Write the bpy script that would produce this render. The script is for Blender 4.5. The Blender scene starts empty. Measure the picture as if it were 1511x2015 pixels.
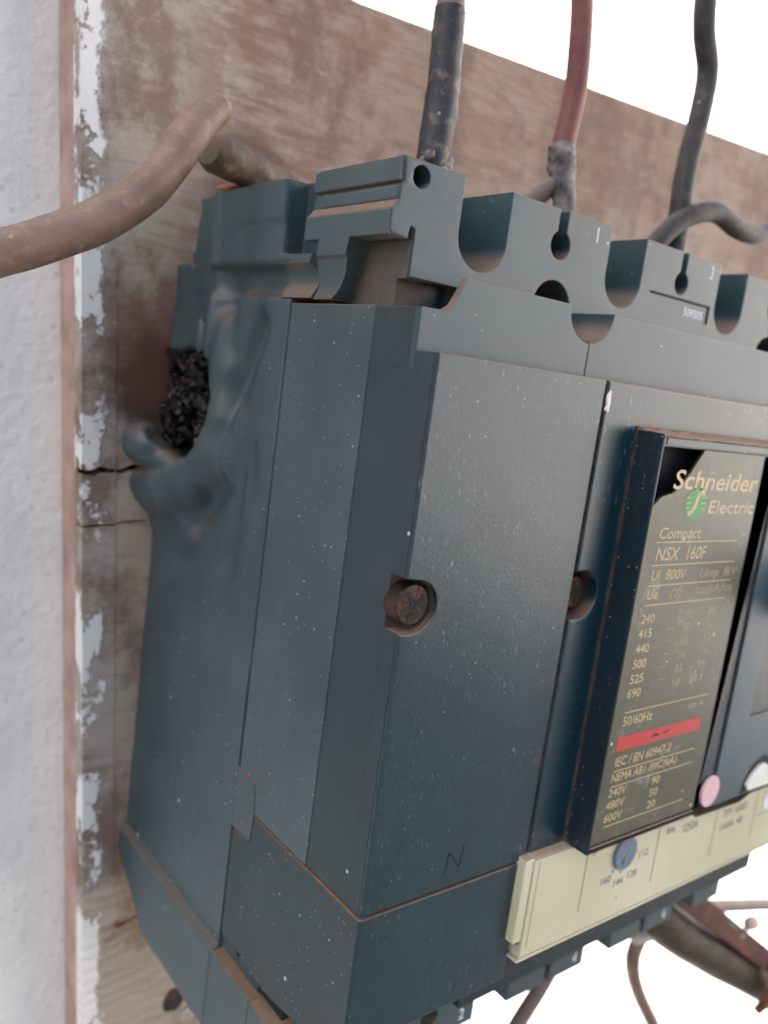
import bpy, bmesh, math, random
import numpy as np
from mathutils import Matrix, Vector
from mathutils.geometry import tessellate_polygon
random.seed(7)
rng = np.random.default_rng(11)
S = 0.001                                   # everything below is written in millimetres: X right, D out of the board, Z up
def V(X, D, Z): return Vector((X*S, -D*S, Z*S))
C = bpy.context.scene.collection
sc = bpy.context.scene

# ------------------------------------------------------------------ camera
cam = bpy.data.cameras.new('camera'); co = bpy.data.objects.new('camera', cam); C.objects.link(co)
R = [[0.7869702, 0.603034, 0.1304909], [0.0063407, 0.2035798, -0.9790378], [0.6169584, -0.771301, -0.1563876]]
Cp = [-73.1513, 170.5875, 130.1643]
def w(r): return Vector((r[0], -r[1], r[2]))
rt, dn, fw = w(R[0]), w(R[1]), w(R[2])
M = Matrix((( rt.x, -dn.x, -fw.x, Cp[0]*S), (rt.y, -dn.y, -fw.y, -Cp[1]*S), (rt.z, -dn.z, -fw.z, Cp[2]*S), (0, 0, 0, 1)))
co.matrix_world = M
cam.sensor_fit = 'HORIZONTAL'; cam.sensor_width = 36.0; cam.lens = 1652.676/1511*36.0
cam.clip_start = 0.01; cam.clip_end = 3000
cam.dof.use_dof = True; cam.dof.focus_distance = 0.125; cam.dof.aperture_fstop = 24.0
sc.camera = co

# ------------------------------------------------------------------ daylight
SUN_EL, SUN_AZ = math.radians(48), math.radians(-52)     # azimuth from +Y (behind the wall) towards -X
world = bpy.data.worlds.new('World'); sc.world = world; world.use_nodes = True
nt = world.node_tree; nt.nodes.clear()
sky = nt.nodes.new('ShaderNodeTexSky'); sky.sky_type = 'NISHITA'; sky.sun_disc = False
sky.sun_elevation = SUN_EL; sky.sun_rotation = SUN_AZ; sky.dust_density = 8.0; sky.air_density = 0.55; sky.ozone_density = 0.0
bg = nt.nodes.new('ShaderNodeBackground'); bg.inputs[1].default_value = 0.13
wo = nt.nodes.new('ShaderNodeOutputWorld')
nt.links.new(sky.outputs[0], bg.inputs[0]); nt.links.new(bg.outputs[0], wo.inputs[0])
sl = bpy.data.lights.new('sun', 'SUN'); sl.energy = 3.2; sl.angle = math.radians(0.5); sl.color = (1, .96, .9)
so = bpy.data.objects.new('sun', sl); C.objects.link(so)
sd = Vector((math.sin(SUN_AZ)*math.cos(SUN_EL), math.cos(SUN_AZ)*math.cos(SUN_EL), math.sin(SUN_EL)))
so.rotation_euler = sd.to_track_quat('Z', 'Y').to_euler()
sc.view_settings.view_transform = 'Standard'; sc.view_settings.look = 'None'
sc.view_settings.exposure = 2.13; sc.view_settings.gamma = 1.0

# ------------------------------------------------------------------ node helpers
class NT:
    def __init__(s, name):
        s.m = bpy.data.materials.new(name); s.m.use_nodes = True; s.t = s.m.node_tree; s.t.nodes.clear()
        s.out = s.t.nodes.new('ShaderNodeOutputMaterial'); s.p = s.t.nodes.new('ShaderNodeBsdfPrincipled')
        s.t.links.new(s.p.outputs[0], s.out.inputs[0])
        s.co = s.t.nodes.new('ShaderNodeNewGeometry')
    def n(s, k, **kw):
        nd = s.t.nodes.new(k)
        for a, v in kw.items(): setattr(nd, a, v)
        return nd
    def l(s, a, b): s.t.links.new(a, b)
    def set(s, sock, v):
        if isinstance(v, (int, float)): sock.default_value = v
        elif isinstance(v, (tuple, list)): sock.default_value = v
        else: s.l(v, sock)
    def pos(s, scale=(1, 1, 1), rot=(0, 0, 0), off=(0, 0, 0)):
        mp = s.n('ShaderNodeMapping'); s.l(s.co.outputs['Position'], mp.inputs[0])
        mp.inputs['Scale'].default_value = scale; mp.inputs['Rotation'].default_value = rot; mp.inputs['Location'].default_value = off
        return mp.outputs[0]
    def noise(s, scale, detail=4, rough=.55, vec=None, dist=0):
        nd = s.n('ShaderNodeTexNoise'); nd.inputs['Scale'].default_value = scale; nd.inputs['Detail'].default_value = detail
        nd.inputs['Roughness'].default_value = rough; nd.inputs['Distortion'].default_value = dist
        s.l(vec if vec is not None else s.co.outputs['Position'], nd.inputs['Vector']); return nd.outputs['Fac']
    def vor(s, scale, vec=None, rnd=1):
        nd = s.n('ShaderNodeTexVoronoi'); nd.inputs['Scale'].default_value = scale; nd.inputs['Randomness'].default_value = rnd
        s.l(vec if vec is not None else s.co.outputs['Position'], nd.inputs['Vector']); return nd
    def ramp(s, v, a, b, lo=0., hi=1.):
        nd = s.n('ShaderNodeMapRange', interpolation_type='SMOOTHSTEP'); s.set(nd.inputs[0], v)
        nd.inputs[1].default_value = a; nd.inputs[2].default_value = b; nd.inputs[3].default_value = lo; nd.inputs[4].default_value = hi
        return nd.outputs[0]
    def math(s, op, a, b=0., c=0.):
        nd = s.n('ShaderNodeMath', operation=op); s.set(nd.inputs[0], a); s.set(nd.inputs[1], b); s.set(nd.inputs[2], c); return nd.outputs[0]
    def mix(s, f, a, b):
        nd = s.n('ShaderNodeMix', data_type='RGBA'); s.set(nd.inputs[0], f); s.set(nd.inputs[6], a); s.set(nd.inputs[7], b); return nd.outputs[2]
    def sep(s, v):
        nd = s.n('ShaderNodeSeparateXYZ'); s.l(v, nd.inputs[0]); return nd.outputs
    def bump(s, h, strength=.3, dist=.0002):
        nd = s.n('ShaderNodeBump'); nd.inputs['Strength'].default_value = strength; nd.inputs['Distance'].default_value = dist
        s.l(h, nd.inputs['Height'])
        if s.p.inputs['Normal'].is_linked: s.l(s.p.inputs['Normal'].links[0].from_socket, nd.inputs['Normal'])
        s.l(nd.outputs[0], s.p.inputs['Normal']); return nd
def rgb(*c): return (c[0], c[1], c[2], 1)

def plastic(name, base, film, film_amt=.35, rough=.46, specks=1., scuff=0., dust=1., spec=.5, grain=.35, blo=.64):
    """old moulded plastic: colour varies, a dust film, dust lying on ledges, paint specks, scuffs"""
    t = NT(name)
    col = t.mix(t.ramp(t.noise(90, 5), .35, .7), rgb(*base), rgb(*[c*1.25 for c in base]))
    f = t.math('MULTIPLY', t.ramp(t.noise(28, 6, .62), .25, .75, .25, 1), film_amt)
    col = t.mix(f, col, rgb(*film))
    # settled dust on faces that look up
    nz = t.sep(t.co.outputs['Normal'])[2]
    up = t.ramp(nz, .08, .62)
    up = t.math('MULTIPLY', up, t.ramp(t.noise(240, 5, .7), .2, .6, .55, .97))
    dn_ = t.math('MULTIPLY', t.ramp(nz, -.5, -.9), t.ramp(t.noise(300, 5, .7), .38, .58, .1, .8))
    blot = t.math('MULTIPLY', t.ramp(t.noise(120, 6, .75), blo, blo+.14), .35)
    ao = t.n('ShaderNodeAmbientOcclusion'); ao.samples = 4; ao.inputs['Distance'].default_value = .0016       # grime packed into corners and joints
    gr = t.math('MULTIPLY', t.ramp(ao.outputs['AO'], .72, .35), t.ramp(t.noise(350, 4, .7), .35, .6, .25, .9))
    du = t.math('MULTIPLY', t.math('MAXIMUM', t.math('MAXIMUM', up, dn_), t.math('MAXIMUM', blot, gr)), dust)
    dcol = t.mix(t.noise(500, 3), rgb(.15, .090, .052), rgb(.27, .185, .125))
    col = t.mix(du, col, dcol)
    rg = t.math('MULTIPLY_ADD', du, .35, rough)
    if scuff > 0:
        col = t.mix(t.math('MULTIPLY', t.ramp(t.noise(38, 9, .86, t.pos((1, 1, .6), (0, .4, 0))), .52, .74), .5), col, rgb(.10, .125, .13))
        vs = t.pos((1, 1, .38), (0, .35, 0))
        a = t.math('MULTIPLY', t.ramp(t.noise(1700, 3, .8, vs), .62, .72), t.ramp(t.noise(45, 3), .47, .62))
        b = t.math('MULTIPLY', t.ramp(t.noise(1500, 3, .7, t.pos((1, 1, .3), (0, -.5, 0))), .60, .70), t.ramp(t.noise(60, 3), .46, .6))
        sf = t.math('MULTIPLY', t.math('MAXIMUM', a, b), scuff)
        col = t.mix(sf, col, rgb(.42, .45, .44))
    if specks > 0:
        for sc_, th, r_, cc, hold in ((300, .12, 1, (.62, .64, .64), .016), (640, .13, 1, (.50, .50, .46), .05), (1200, .17, 1, (.35, .36, .34), .07)):
            v = t.vor(sc_)
            gate = t.ramp(t.sep(v.outputs['Color'])[0], 1-hold*specks, 1-hold*specks+.002)
            d = t.math('MULTIPLY', t.ramp(v.outputs['Distance'], th, th*.7), gate)
            col = t.mix(t.math('MULTIPLY', d, .85), col, rgb(*cc))
    t.l(col, t.p.inputs['Base Color']); t.l(rg, t.p.inputs['Roughness'])
    t.p.inputs['Specular IOR Level'].default_value = spec
    t.bump(t.noise(2600, 2, .6), grain, .00006)
    t.bump(t.noise(140, 3), .15, .0002)
    return t.m

def simple(name, col, rough=.6, metal=0, var=.25, nscale=400, spec=.5, bump=.2, col2=None):
    t = NT(name)
    c2 = col2 if col2 else [min(1, c*(1+var)) for c in col]
    t.l(t.mix(t.ramp(t.noise(nscale, 5, .6), .3, .7), rgb(*[c*(1-var) for c in col]), rgb(*c2)), t.p.inputs['Base Color'])
    t.p.inputs['Roughness'].default_value = rough; t.p.inputs['Metallic'].default_value = metal
    t.p.inputs['Specular IOR Level'].default_value = spec
    if bump: t.bump(t.noise(nscale*3, 3), bump, .0002)
    return t.m

m_side = plastic('weathered_side_plastic', (.015, .039, .046), (.074, .104, .110), .8, .46, .5, .0)
m_melt = plastic('melted_side_plastic', (.013, .038, .045), (.064, .094, .100), .7, .37, .5, .0, .38)
m_band = plastic('dark_side_plastic', (.009, .023, .029), (.034, .051, .057), .5, .46, .5, .0)
m_front = plastic('teal_front_plastic', (.002, .026, .039), (.016, .046, .057), .25, .30, .2, .38, .9, .55, .45)
m_top = plastic('upper_front_plastic', (.011, .037, .050), (.056, .092, .107), .6, .38, .3, .0, .8)
m_nose = plastic('nose_plastic', (.003, .014, .024), (.014, .028, .038), .3, .42, .5, .2, .9)
m_handle = plastic('handle_frame_plastic', (.016, .050, .072), (.04, .075, .095), .35, .45, .3, .1, .7)
m_grimy = plastic('grimy_plastic', (.022, .036, .042), (.08, .09, .09), .5, .6, .6, .0, 1, .4, .4, .33)
m_dark = simple('shade_black_plastic', (.006, .008, .010), .8, 0, .3)  # near-black colour in place of the shade inside bores, slots, recesses and gaps

# ------------------------------------------------------------------ mesh helpers
def tag(o, label=None, cat=None, group=None, kind=None):
    if label: o['label'] = label
    if cat: o['category'] = cat
    if group: o['group'] = group
    if kind: o['kind'] = kind
    return o
def thing(name, label, cat, at=(0, 0, 0), group=None):
    o = bpy.data.objects.new(name, None); C.objects.link(o); o.location = V(*at); o.empty_display_size = .01
    o['origin'] = list(o.location); return tag(o, label, cat, group)
def link(name, me, mat, parent=None, kind=None, angle=35):
    """me holds world positions in metres; parent is a thing or a part of it"""
    o = bpy.data.objects.new(name, me); C.objects.link(o)
    if mat: me.materials.append(mat)
    me.polygons.foreach_set('use_smooth', [True]*len(me.polygons))
    me.set_sharp_from_angle(angle=math.radians(angle))
    if parent is not None:
        r = parent
        while r.parent: r = r.parent
        off = Vector(r['origin']) if 'origin' in r else Vector(r.location)
        me.transform(Matrix.Translation(-off)); o.parent = parent
    else: o['origin'] = [0, 0, 0]
    if kind: o['kind'] = kind
    if angle <= 36:                                   # flat faces stay flat, only the small bevels are rounded
        wn = o.modifiers.new('weighted_normals', 'WEIGHTED_NORMAL'); wn.mode = 'FACE_AREA'; wn.weight = 100; wn.keep_sharp = True
    return o
class MB:
    def __init__(s): s.bm = bmesh.new()
    def mesh(s, name='m', merge=0):
        if merge: bmesh.ops.remove_doubles(s.bm, verts=s.bm.verts, dist=merge*S)
        bmesh.ops.recalc_face_normals(s.bm, faces=s.bm.faces)
        me = bpy.data.meshes.new(name); s.bm.to_mesh(me); s.bm.free(); return me
    def build(s, name, mat, parent=None, kind=None, angle=35, merge=0): return link(name, s.mesh(name, merge), mat, parent, kind, angle)
    def box(s, x0, x1, d0, d1, z0, z1, bev=.3, seg=2, f=None):
        b = bmesh.new()
        vs = [b.verts.new(V(x, d, z)) for x in (x0, x1) for d in (d0, d1) for z in (z0, z1)]
        for q in ((0, 1, 3, 2), (4, 5, 7, 6), (0, 1, 5, 4), (2, 3, 7, 6), (0, 2, 6, 4), (1, 3, 7, 5)): b.faces.new([vs[i] for i in q])
        bmesh.ops.recalc_face_normals(b, faces=b.faces)
        if bev: bmesh.ops.bevel(b, geom=b.edges[:], offset=bev*S, segments=seg, affect='EDGES', profile=.5)
        s._add(b, f); return s
    def prism(s, poly, a0, a1, plane='XZ', bev=.25, seg=2, f=None):
        """2-D polygon extruded: XZ polygons run along D, DZ polygons along X"""
        b = bmesh.new()
        def P(u, v, a): return V(u, a, v) if plane == 'XZ' else V(a, u, v)
        A = [b.verts.new(P(u, v, a0)) for u, v in poly]; B = [b.verts.new(P(u, v, a1)) for u, v in poly]
        fa = b.faces.new(A); fb = b.faces.new(B); n = len(poly)
        for i in range(n): b.faces.new((A[i], A[(i+1) % n], B[(i+1) % n], B[i]))
        bmesh.ops.recalc_face_normals(b, faces=b.faces)
        if bev:
            ed = list(fa.edges)+list(fb.edges)
            bmesh.ops.bevel(b, geom=ed, offset=bev*S, segments=seg, affect='EDGES', profile=.5, clamp_overlap=True)
        s._add(b, f); return s
    def _add(s, b, f=None):
        if f:
            for v in b.verts:
                p = f(v.co.x/S, -v.co.y/S, v.co.z/S); v.co = V(*p)
        me = bpy.data.meshes.new('t'); b.to_mesh(me); b.free(); s.bm.from_mesh(me); bpy.data.meshes.remove(me)
    def tube(s, pts, rad, n=20, sub=6, cap=True, wob=0, wf=1.0, flat=None):
        pts = [Vector(V(*p)) for p in pts]; rad = rad if isinstance(rad, (list, tuple)) else [rad]*len(pts)
        P, Q = [], []
        for i in range(len(pts)-1):
            p0, p1, p2, p3 = pts[max(i-1, 0)], pts[i], pts[i+1], pts[min(i+2, len(pts)-1)]
            for k in range(sub):
                t = k/sub
                P.append(.5*((2*p1)+(-p0+p2)*t+(2*p0-5*p1+4*p2-p3)*t*t+(-p0+3*p1-3*p2+p3)*t**3)); Q.append(rad[i]*(1-t)+rad[i+1]*t)
        P.append(pts[-1]); Q.append(rad[-1])
        up = None; rings = []
        for i, p in enumerate(P):
            d = (P[min(i+1, len(P)-1)]-P[max(i-1, 0)]).normalized()
            if up is None: up = d.orthogonal().normalized()
            up = (up-d*up.dot(d)).normalized(); sd_ = d.cross(up); ring = []
            for k in range(n):
                a = 2*math.pi*k/n; r = Q[i]*S
                if wob: r *= 1+wob*(math.sin(a*3+i*.55*wf)*.5+math.sin(a*5-i*.9*wf+1.3)*.3+math.sin(a*2+i*.23*wf)*.5)
                c_, s_ = math.cos(a)*r, math.sin(a)*r*(flat or 1)
                ring.append(s.bm.verts.new(p+up*c_+sd_*s_))
            rings.append(ring)
        for a, b in zip(rings, rings[1:]):
            for k in range(n): s.bm.faces.new((a[k], a[(k+1) % n], b[(k+1) % n], b[k]))
        if cap:
            for ring, e in ((rings[0], P[0]), (rings[-1], P[-1])): s.bm.faces.new(ring)
        return s
    def disc(s, c, r, d0, d1, n=40, axis='D', rz=None, bev=.2):
        """short cylinder; axis D: centre (X, Z)"""
        poly = [(c[0]+r*math.cos(2*math.pi*k/n), c[1]+(rz or r)*math.sin(2*math.pi*k/n)) for k in range(n)]
        return s.prism(poly, d0, d1, 'XZ' if axis == 'D' else 'DZ', bev)
def arc(cx, cz, r, a0, a1, n=14, rz=None):
    return [(cx+r*math.cos(math.radians(a0+(a1-a0)*k/n)), cz+(rz or r)*math.sin(math.radians(a0+(a1-a0)*k/n))) for k in range(n+1)]
def plate(name, outer, holes, a0, a1, mat, parent=None, bev=.25, plane='XZ', kind=None):
    """flat moulding with real holes: a filled 2-D curve given depth"""
    cu = bpy.data.curves.new('c', 'CURVE'); cu.dimensions = '2D'; cu.fill_mode = 'BOTH'
    for poly in [outer]+holes:
        sp = cu.splines.new('POLY'); sp.points.add(len(poly)-1); sp.use_cyclic_u = True
        for i, (u, v) in enumerate(poly): sp.points[i].co = (u, v, 0, 1)
    h = abs(a1-a0)/2; cu.extrude = h-bev; cu.bevel_depth = bev; cu.bevel_resolution = 1; cu.offset = -bev
    o = bpy.data.objects.new('c', cu); C.objects.link(o)
    dg = bpy.context.evaluated_depsgraph_get(); me = bpy.data.meshes.new_from_object(o.evaluated_get(dg))
    bpy.data.objects.remove(o); bpy.data.curves.remove(cu)
    mid = (a0+a1)/2; b = bmesh.new(); b.from_mesh(me); bpy.data.meshes.remove(me)
    for v in b.verts:
        x, y, z = v.co
        v.co = V(x, mid+z, y) if plane == 'XZ' else V(mid+z, x, y)
    bmesh.ops.remove_doubles(b, verts=b.verts, dist=2e-6); bmesh.ops.recalc_face_normals(b, faces=b.faces)
    me = bpy.data.meshes.new(name); b.to_mesh(me); b.free()
    return link(name, me, mat, parent, kind, 30)
_font_cache = {}
def text(body, x, z, h, mat, parent, D, shear=0., wx=1., name='print', th=.03, width=None, rot=0., sp=1., bold=0., align='LEFT'):
    cu = bpy.data.curves.new('t', 'FONT'); cu.body = body; cu.size = 1; cu.shear = shear; cu.space_character = sp; cu.resolution_u = 3; cu.offset = bold
    o = bpy.data.objects.new('t', cu); C.objects.link(o)
    dg = bpy.context.evaluated_depsgraph_get(); me = bpy.data.meshes.new_from_object(o.evaluated_get(dg))
    bpy.data.objects.remove(o); bpy.data.curves.remove(cu)
    n = len(me.vertices); a = np.empty(n*3); me.vertices.foreach_get('co', a); a = a.reshape(-1, 3)
    s_ = h/.70; a = a*s_
    wdt = a[:, 0].max()-a[:, 0].min(); k = (width/wdt) if width else wx
    a[:, 0] = (a[:, 0]-a[:, 0].min())*k
    if align == 'CENTER': a[:, 0] -= a[:, 0].max()/2
    cr, sr = math.cos(rot), math.sin(rot)
    X = x+a[:, 0]*cr-a[:, 1]*sr; Z = z+a[:, 0]*sr+a[:, 1]*cr
    out = np.stack([X*S, np.full(n, -D*S), Z*S], 1); me.vertices.foreach_set('co', out.ravel()); me.update()
    b = bmesh.new(); b.from_mesh(me)
    r = bmesh.ops.extrude_face_region(b, geom=b.faces[:])
    for v in r['geom']:
        if isinstance(v, bmesh.types.BMVert): v.co.y -= th*S
    bmesh.ops.recalc_face_normals(b, faces=b.faces); b.to_mesh(me); b.free()
    return link(name, me, mat, parent)


# ------------------------------------------------------------------ the setting
ground_m = simple('grey_soil', (.055, .055, .052), .95, 0, .25, 3, .2, .3)
pave_m = simple('pale_concrete', (.60, .60, .60), .9, 0, .08, 3, .3, .1)
b = bmesh.new(); vs = [b.verts.new((x, y, -1.3)) for x, y in ((-900, -900), (900, -900), (900, 900), (-900, 900))]; b.faces.new(vs)
me = bpy.data.meshes.new('ground'); b.to_mesh(me); b.free(); link('ground', me, ground_m, None, 'structure')
b = bmesh.new(); vs = [b.verts.new(p) for p in ((.05, .2, -1.296), (60, .2, -1.296), (60, 60, -1.296), (.05, 60, -1.296))]; b.faces.new(vs)
me = bpy.data.meshes.new('pavement'); b.to_mesh(me); b.free(); link('pavement', me, pave_m, None, 'structure')
white_m = simple('whitewash', (.80, .79, .77), .9, 0, .03, 4, .3, .1)
mb = MB(); mb.box(4600, 4850, -12000, 8000, -1300, 3600, 0); tag(mb.build('reflector_wall', white_m), 'white wall added at the upper right, run forward unseen to reflect in the breaker', 'wall')  # added as burnt-out backdrop; its unseen front length brightens the cover by reflection

t = NT('rough_white_stucco')
t.l(t.mix(t.ramp(t.noise(60, 6, .7), .3, .75), rgb(.85, .85, .79), rgb(.93, .93, .87)), t.p.inputs['Base Color'])
v = t.vor(420); g = t.math('MULTIPLY', t.ramp(v.outputs['Distance'], .3, .15), t.ramp(t.sep(v.outputs['Color'])[0], .72, .76))
c0 = t.p.inputs['Base Color'].links[0].from_socket
t.l(t.mix(t.math('MULTIPLY', g, .30), c0, rgb(.42, .43, .46)), t.p.inputs['Base Color'])
t.p.inputs['Roughness'].default_value = .9; t.bump(t.noise(420, 4, .55), .7, .0006); t.bump(t.noise(70, 3), .5, .0012)
mb = MB(); mb.box(-1500, 36, -114, -14.2, -1300, 720, 0)
wall = tag(mb.build('white_wall', t.m), 'rough white stuccoed wall at the left behind the wooden board', 'wall')

# ------------------------------------------------------------------ wooden board, turned 4.3 degrees against the breaker
BA = math.radians(4.3); bc, bs = math.cos(BA), math.sin(BA)
def B(x, z):   # board coordinates -> X, Z ; board x = 0 at its left edge
    return (-16.2+x*bc-(z-103)*bs, 103+(z-103)*bc+x*bs)
def Bf(x, d, z):
    X, Z = B(x, z); return (X, d, Z)
def wood(name, stain, pale, paint, edge=False):
    t = NT(name)
    X, Y, Z = t.sep(t.pos((1/S, 1/S, 1/S), (0, BA, 0), (0, 0, 0)))[0:3]
    hv = t.pos((.30, 1, 1.9), (0, BA, 0)); big = t.noise(30, 8, .74)
    streak = t.noise(210, 7, .72, hv, .35); fine = t.noise(800, 4, .75, t.pos((.35, 1, 3.5), (0, BA, .0)))
    patch = t.ramp(t.noise(16, 4, .6), .42, .60)
    col = t.mix(t.ramp(streak, .30, .72), rgb(*stain), rgb(*[c*1.35 for c in stain]))
    amt = t.math('MULTIPLY', t.ramp(t.math('MULTIPLY_ADD', streak, .40, t.math('MULTIPLY', big, .75)), .50, .66), .85)
    # paint is worn through towards the left edge and near the bottom, still brown towards the upper right
    gx = t.ramp(t.sep(t.co.outputs['Position'])[0], -.012, .055, 1, .40)
    gz = t.ramp(t.sep(t.co.outputs['Position'])[2], .030, -.012, 0, .75)
    amt = t.math('MAXIMUM', t.math('MULTIPLY', amt, gx), t.math('MULTIPLY', gz, t.ramp(streak, .2, .5, .5, 1)))
    lf = t.math('MULTIPLY', t.ramp(t.sep(t.co.outputs['Position'])[0], .012, -.008), t.ramp(streak, .30, .50, .35, .9)); amt = t.math('MAXIMUM', amt, lf)
    col = t.mix(amt, col, t.mix(streak, rgb(*[c*.85 for c in pale]), rgb(*pale)))
    col = t.mix(t.math('MULTIPLY', t.ramp(fine, .60, .75), .45), col, rgb(.50, .46, .43))
    col = t.mix(t.math('MULTIPLY', t.ramp(t.noise(48, 6, .7), .60, .74), .35), col, rgb(.62, .57, .54))
    col = t.mix(t.math('MULTIPLY', t.ramp(t.noise(75, 5, .7), .60, .72), .55), col, rgb(.16, .070, .045))
    col = t.mix(t.math('MULTIPLY', t.ramp(t.noise(34, 6, .7, t.pos((1, 1, .8), (0, 0, 0), (3, 1, 2))), .47, .60), .7), col, rgb(.150, .080, .052))
    sc1 = t.math('MULTIPLY', t.ramp(t.noise(520, 3, .8, t.pos((.16, 1, 3), (0, BA-.25, 0))), .63, .70), t.ramp(t.noise(60, 2), .42, .55))
    col = t.mix(t.math('MULTIPLY', sc1, .7), col, rgb(.58, .54, .51))
    if paint:
        n_ = t.noise(120, 7, .75, t.pos((1, 1, .6), (0, BA, 0)))
        px = t.sep(t.co.outputs['Position'])[0]; pz = t.sep(t.co.outputs['Position'])[2]
        xl = t.math('MULTIPLY_ADD', pz, .0752, px)        # board x up to a constant
        gate = t.ramp(t.math('MULTIPLY_ADD', n_, .012, xl), .0022, .0012)
        pt = t.math('MULTIPLY', gate, t.ramp(t.noise(42, 7, .75, t.pos((.8, 1, .8))), .49, .51))
        col = t.mix(t.math('MULTIPLY', pt, .93), col, rgb(.86, .86, .83)); t.bump(pt, .9, .0004)
    # soot and scorched red around the burnt corner
    for (cx, cz, r0, cc, am) in ((-1, 122, .017, (.022, .013, .013), .95), (1, 128, .020, (.16, .065, .045), .6), (12, 168, .016, (.10, .05, .04), .5)):
        mp = t.n('ShaderNodeVectorMath', operation='DISTANCE'); t.l(t.co.outputs['Position'], mp.inputs[0]); mp.inputs[1].default_value = (cx*S, 0, cz*S)
        dd = t.math('ADD', mp.outputs['Value'], t.math('MULTIPLY_ADD', t.noise(160, 5, .7), .018, -.009))
        col = t.mix(t.math('MULTIPLY', t.ramp(dd, r0, r0*.35), am), col, rgb(*cc))
    t.l(col, t.p.inputs['Base Color']); t.p.inputs['Roughness'].default_value = .62; t.p.inputs['Specular IOR Level'].default_value = .45
    t.bump(streak, .35, .0005); t.bump(fine, .35, .0002)
    lowridge = t.n('ShaderNodeTexWave', wave_type='BANDS', bands_direction='Z'); t.l(t.pos((.6, 1, 1), (0, BA, 0)), lowridge.inputs['Vector'])
    lowridge.inputs['Scale'].default_value = 95; lowridge.inputs['Distortion'].default_value = 9; lowridge.inputs['Detail'].default_value = 3
    t.bump(t.math('MULTIPLY', lowridge.outputs['Fac'], gz), .6, .0006)
    return t.m
m_board = wood('worn_stained_wood', (.215, .135, .090), (.49, .42, .34), False)
m_strip = wood('worn_edge_wood', (.24, .165, .12), (.46, .42, .36), True)
m_edge = simple('reddish_brown_primer', (.42, .27, .215), .7, 0, .15, 90, .3, .3, (.55, .38, .32))
m_crack = simple('dark_split_wood', (.035, .018, .012), .9, 0, .3)

board = thing('mounting_board', 'worn reddish brown wooden board behind the circuit breaker, fixed to the white wall', 'wooden board', (-16.2, -14, -60))
ZB, ZT = -75, 207            # board z range (board coordinates)
def jag(x0, x1, z, h, n=9, seed=1):
    r = random.Random(seed); up, dn2 = [], []
    for i in range(n):
        k = i/(n-1); x = x0+(x1-x0)*k; hh = h*(1-.75*abs(k*1.3-.55))+.05
        zz = z+r.uniform(-.35, .35)*h; up.append((x, zz+hh*.5)); dn2.append((x, zz-hh*.5))
    return up, dn2
# thick back layer, then a face panel and an edge strip with two real splits running in from the left
mb = MB(); mb.prism([B(0.3, ZB+.2), B(352, ZB+.2), B(352, ZT-.2), B(0.3, ZT-.2)], -14, -4.2, 'XZ', .2); mb.build('back_layer', m_edge, board)
def cracked(x0, x1, cracks, d0, d1, bev, mat, name):
    r = random.Random(5)
    pts = [(x0, ZB), (x1, ZB), (x1, ZT), (x0, ZT)]
    left = []
    z = ZT
    cr = sorted(cracks, key=lambda c: -c[0])
    for (zc, h, ln) in cr:
        up, d2 = jag(x0, x0+ln, zc, h, 8, int(zc*7)); up[-1] = d2[-1] = ((up[-1][0]+d2[-1][0])/2, (up[-1][1]+d2[-1][1])/2)
        left += up[:-1]+[up[-1]]+d2[::-1][1:]
    outer = pts+left
    return plate(name, [B(*p) for p in outer], [], d0, d1, mat, board, bev)
cracked(7.1, 352, [(103.6, 1.3, 9), (92.2, .45, 7)], -4.3, 0, .04, m_board, 'face_panel')
cracked(0, 7.13, [(103.4, 1.5, 7.0), (91.9, .5, 7.0)], -4.3, .18, .12, m_strip, 'edge_strip')
mb = MB()
for zc, h in ((103.5, 2.2), (92, 1.0)): mb.prism([B(.5, zc-h), B(17, zc-h), B(17, zc+h), B(.5, zc+h)], -4.25, -3.4, 'XZ', 0)
mb.build('split', m_crack, board, 'stuff')
# old filled screw hole and a rusty nail low on the board
def lump(mb, c, r, amp, seed, sub=3, sq=(1, 1, 1), fr=1.0):
    b = bmesh.new(); bmesh.ops.create_icosphere(b, subdivisions=sub, radius=1)
    rr = np.random.default_rng(seed); k = rr.normal(size=(7, 3))*2.2*fr; ph = rr.uniform(0, 6.28, 7)
    for v in b.verts:
        p = np.array(v.co); d = 1+amp*sum(math.sin(float(k[i]@p)+ph[i]) for i in range(7))/3
        v.co = V(c[0]+p[0]*d*r*sq[0], c[1]+p[1]*d*r*sq[1], c[2]+p[2]*d*r*sq[2])
    me_ = bpy.data.meshes.new('t'); b.to_mesh(me_); b.free(); mb.bm.from_mesh(me_); bpy.data.meshes.remove(me_)
m_rust = simple('rust', (.16, .065, .025), .85, 0, .5, 500, .2, .5, (.30, .15, .07))
m_hole = simple('dark_knot', (.045, .03, .024), .9, 0, .5, 400)
m_putty = simple('pale_putty', (.42, .35, .31), .8, 0, .2, 500, .3, .6)
mb = MB(); lump(mb, (16.6, .05, -30.8), 2.9, .12, 3, 3, (1, .14, 1.15)); mb.build('knot', m_hole, board)
mb = MB(); lump(mb, (20.6, .2, -36.3), 2.2, .12, 4, 3, (1, .35, 1)); mb.build('putty_plug', m_putty, board)
mb = MB(); lump(mb, (.6, .3, -4.3), .75, .2, 5, 2, (1.5, .6, .8)); mb.tube([(.6, .1, -4.3), (3, .15, -3.9), (6, .05, -3.0)], [.5, .35, .1], 10, 4); mb.build('nail', m_rust, board)

# ------------------------------------------------------------------ the circuit breaker
brk = thing('circuit_breaker', 'dusty dark teal moulded case circuit breaker with a burnt and melted left side', 'circuit breaker', (70, 0, 4))

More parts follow.
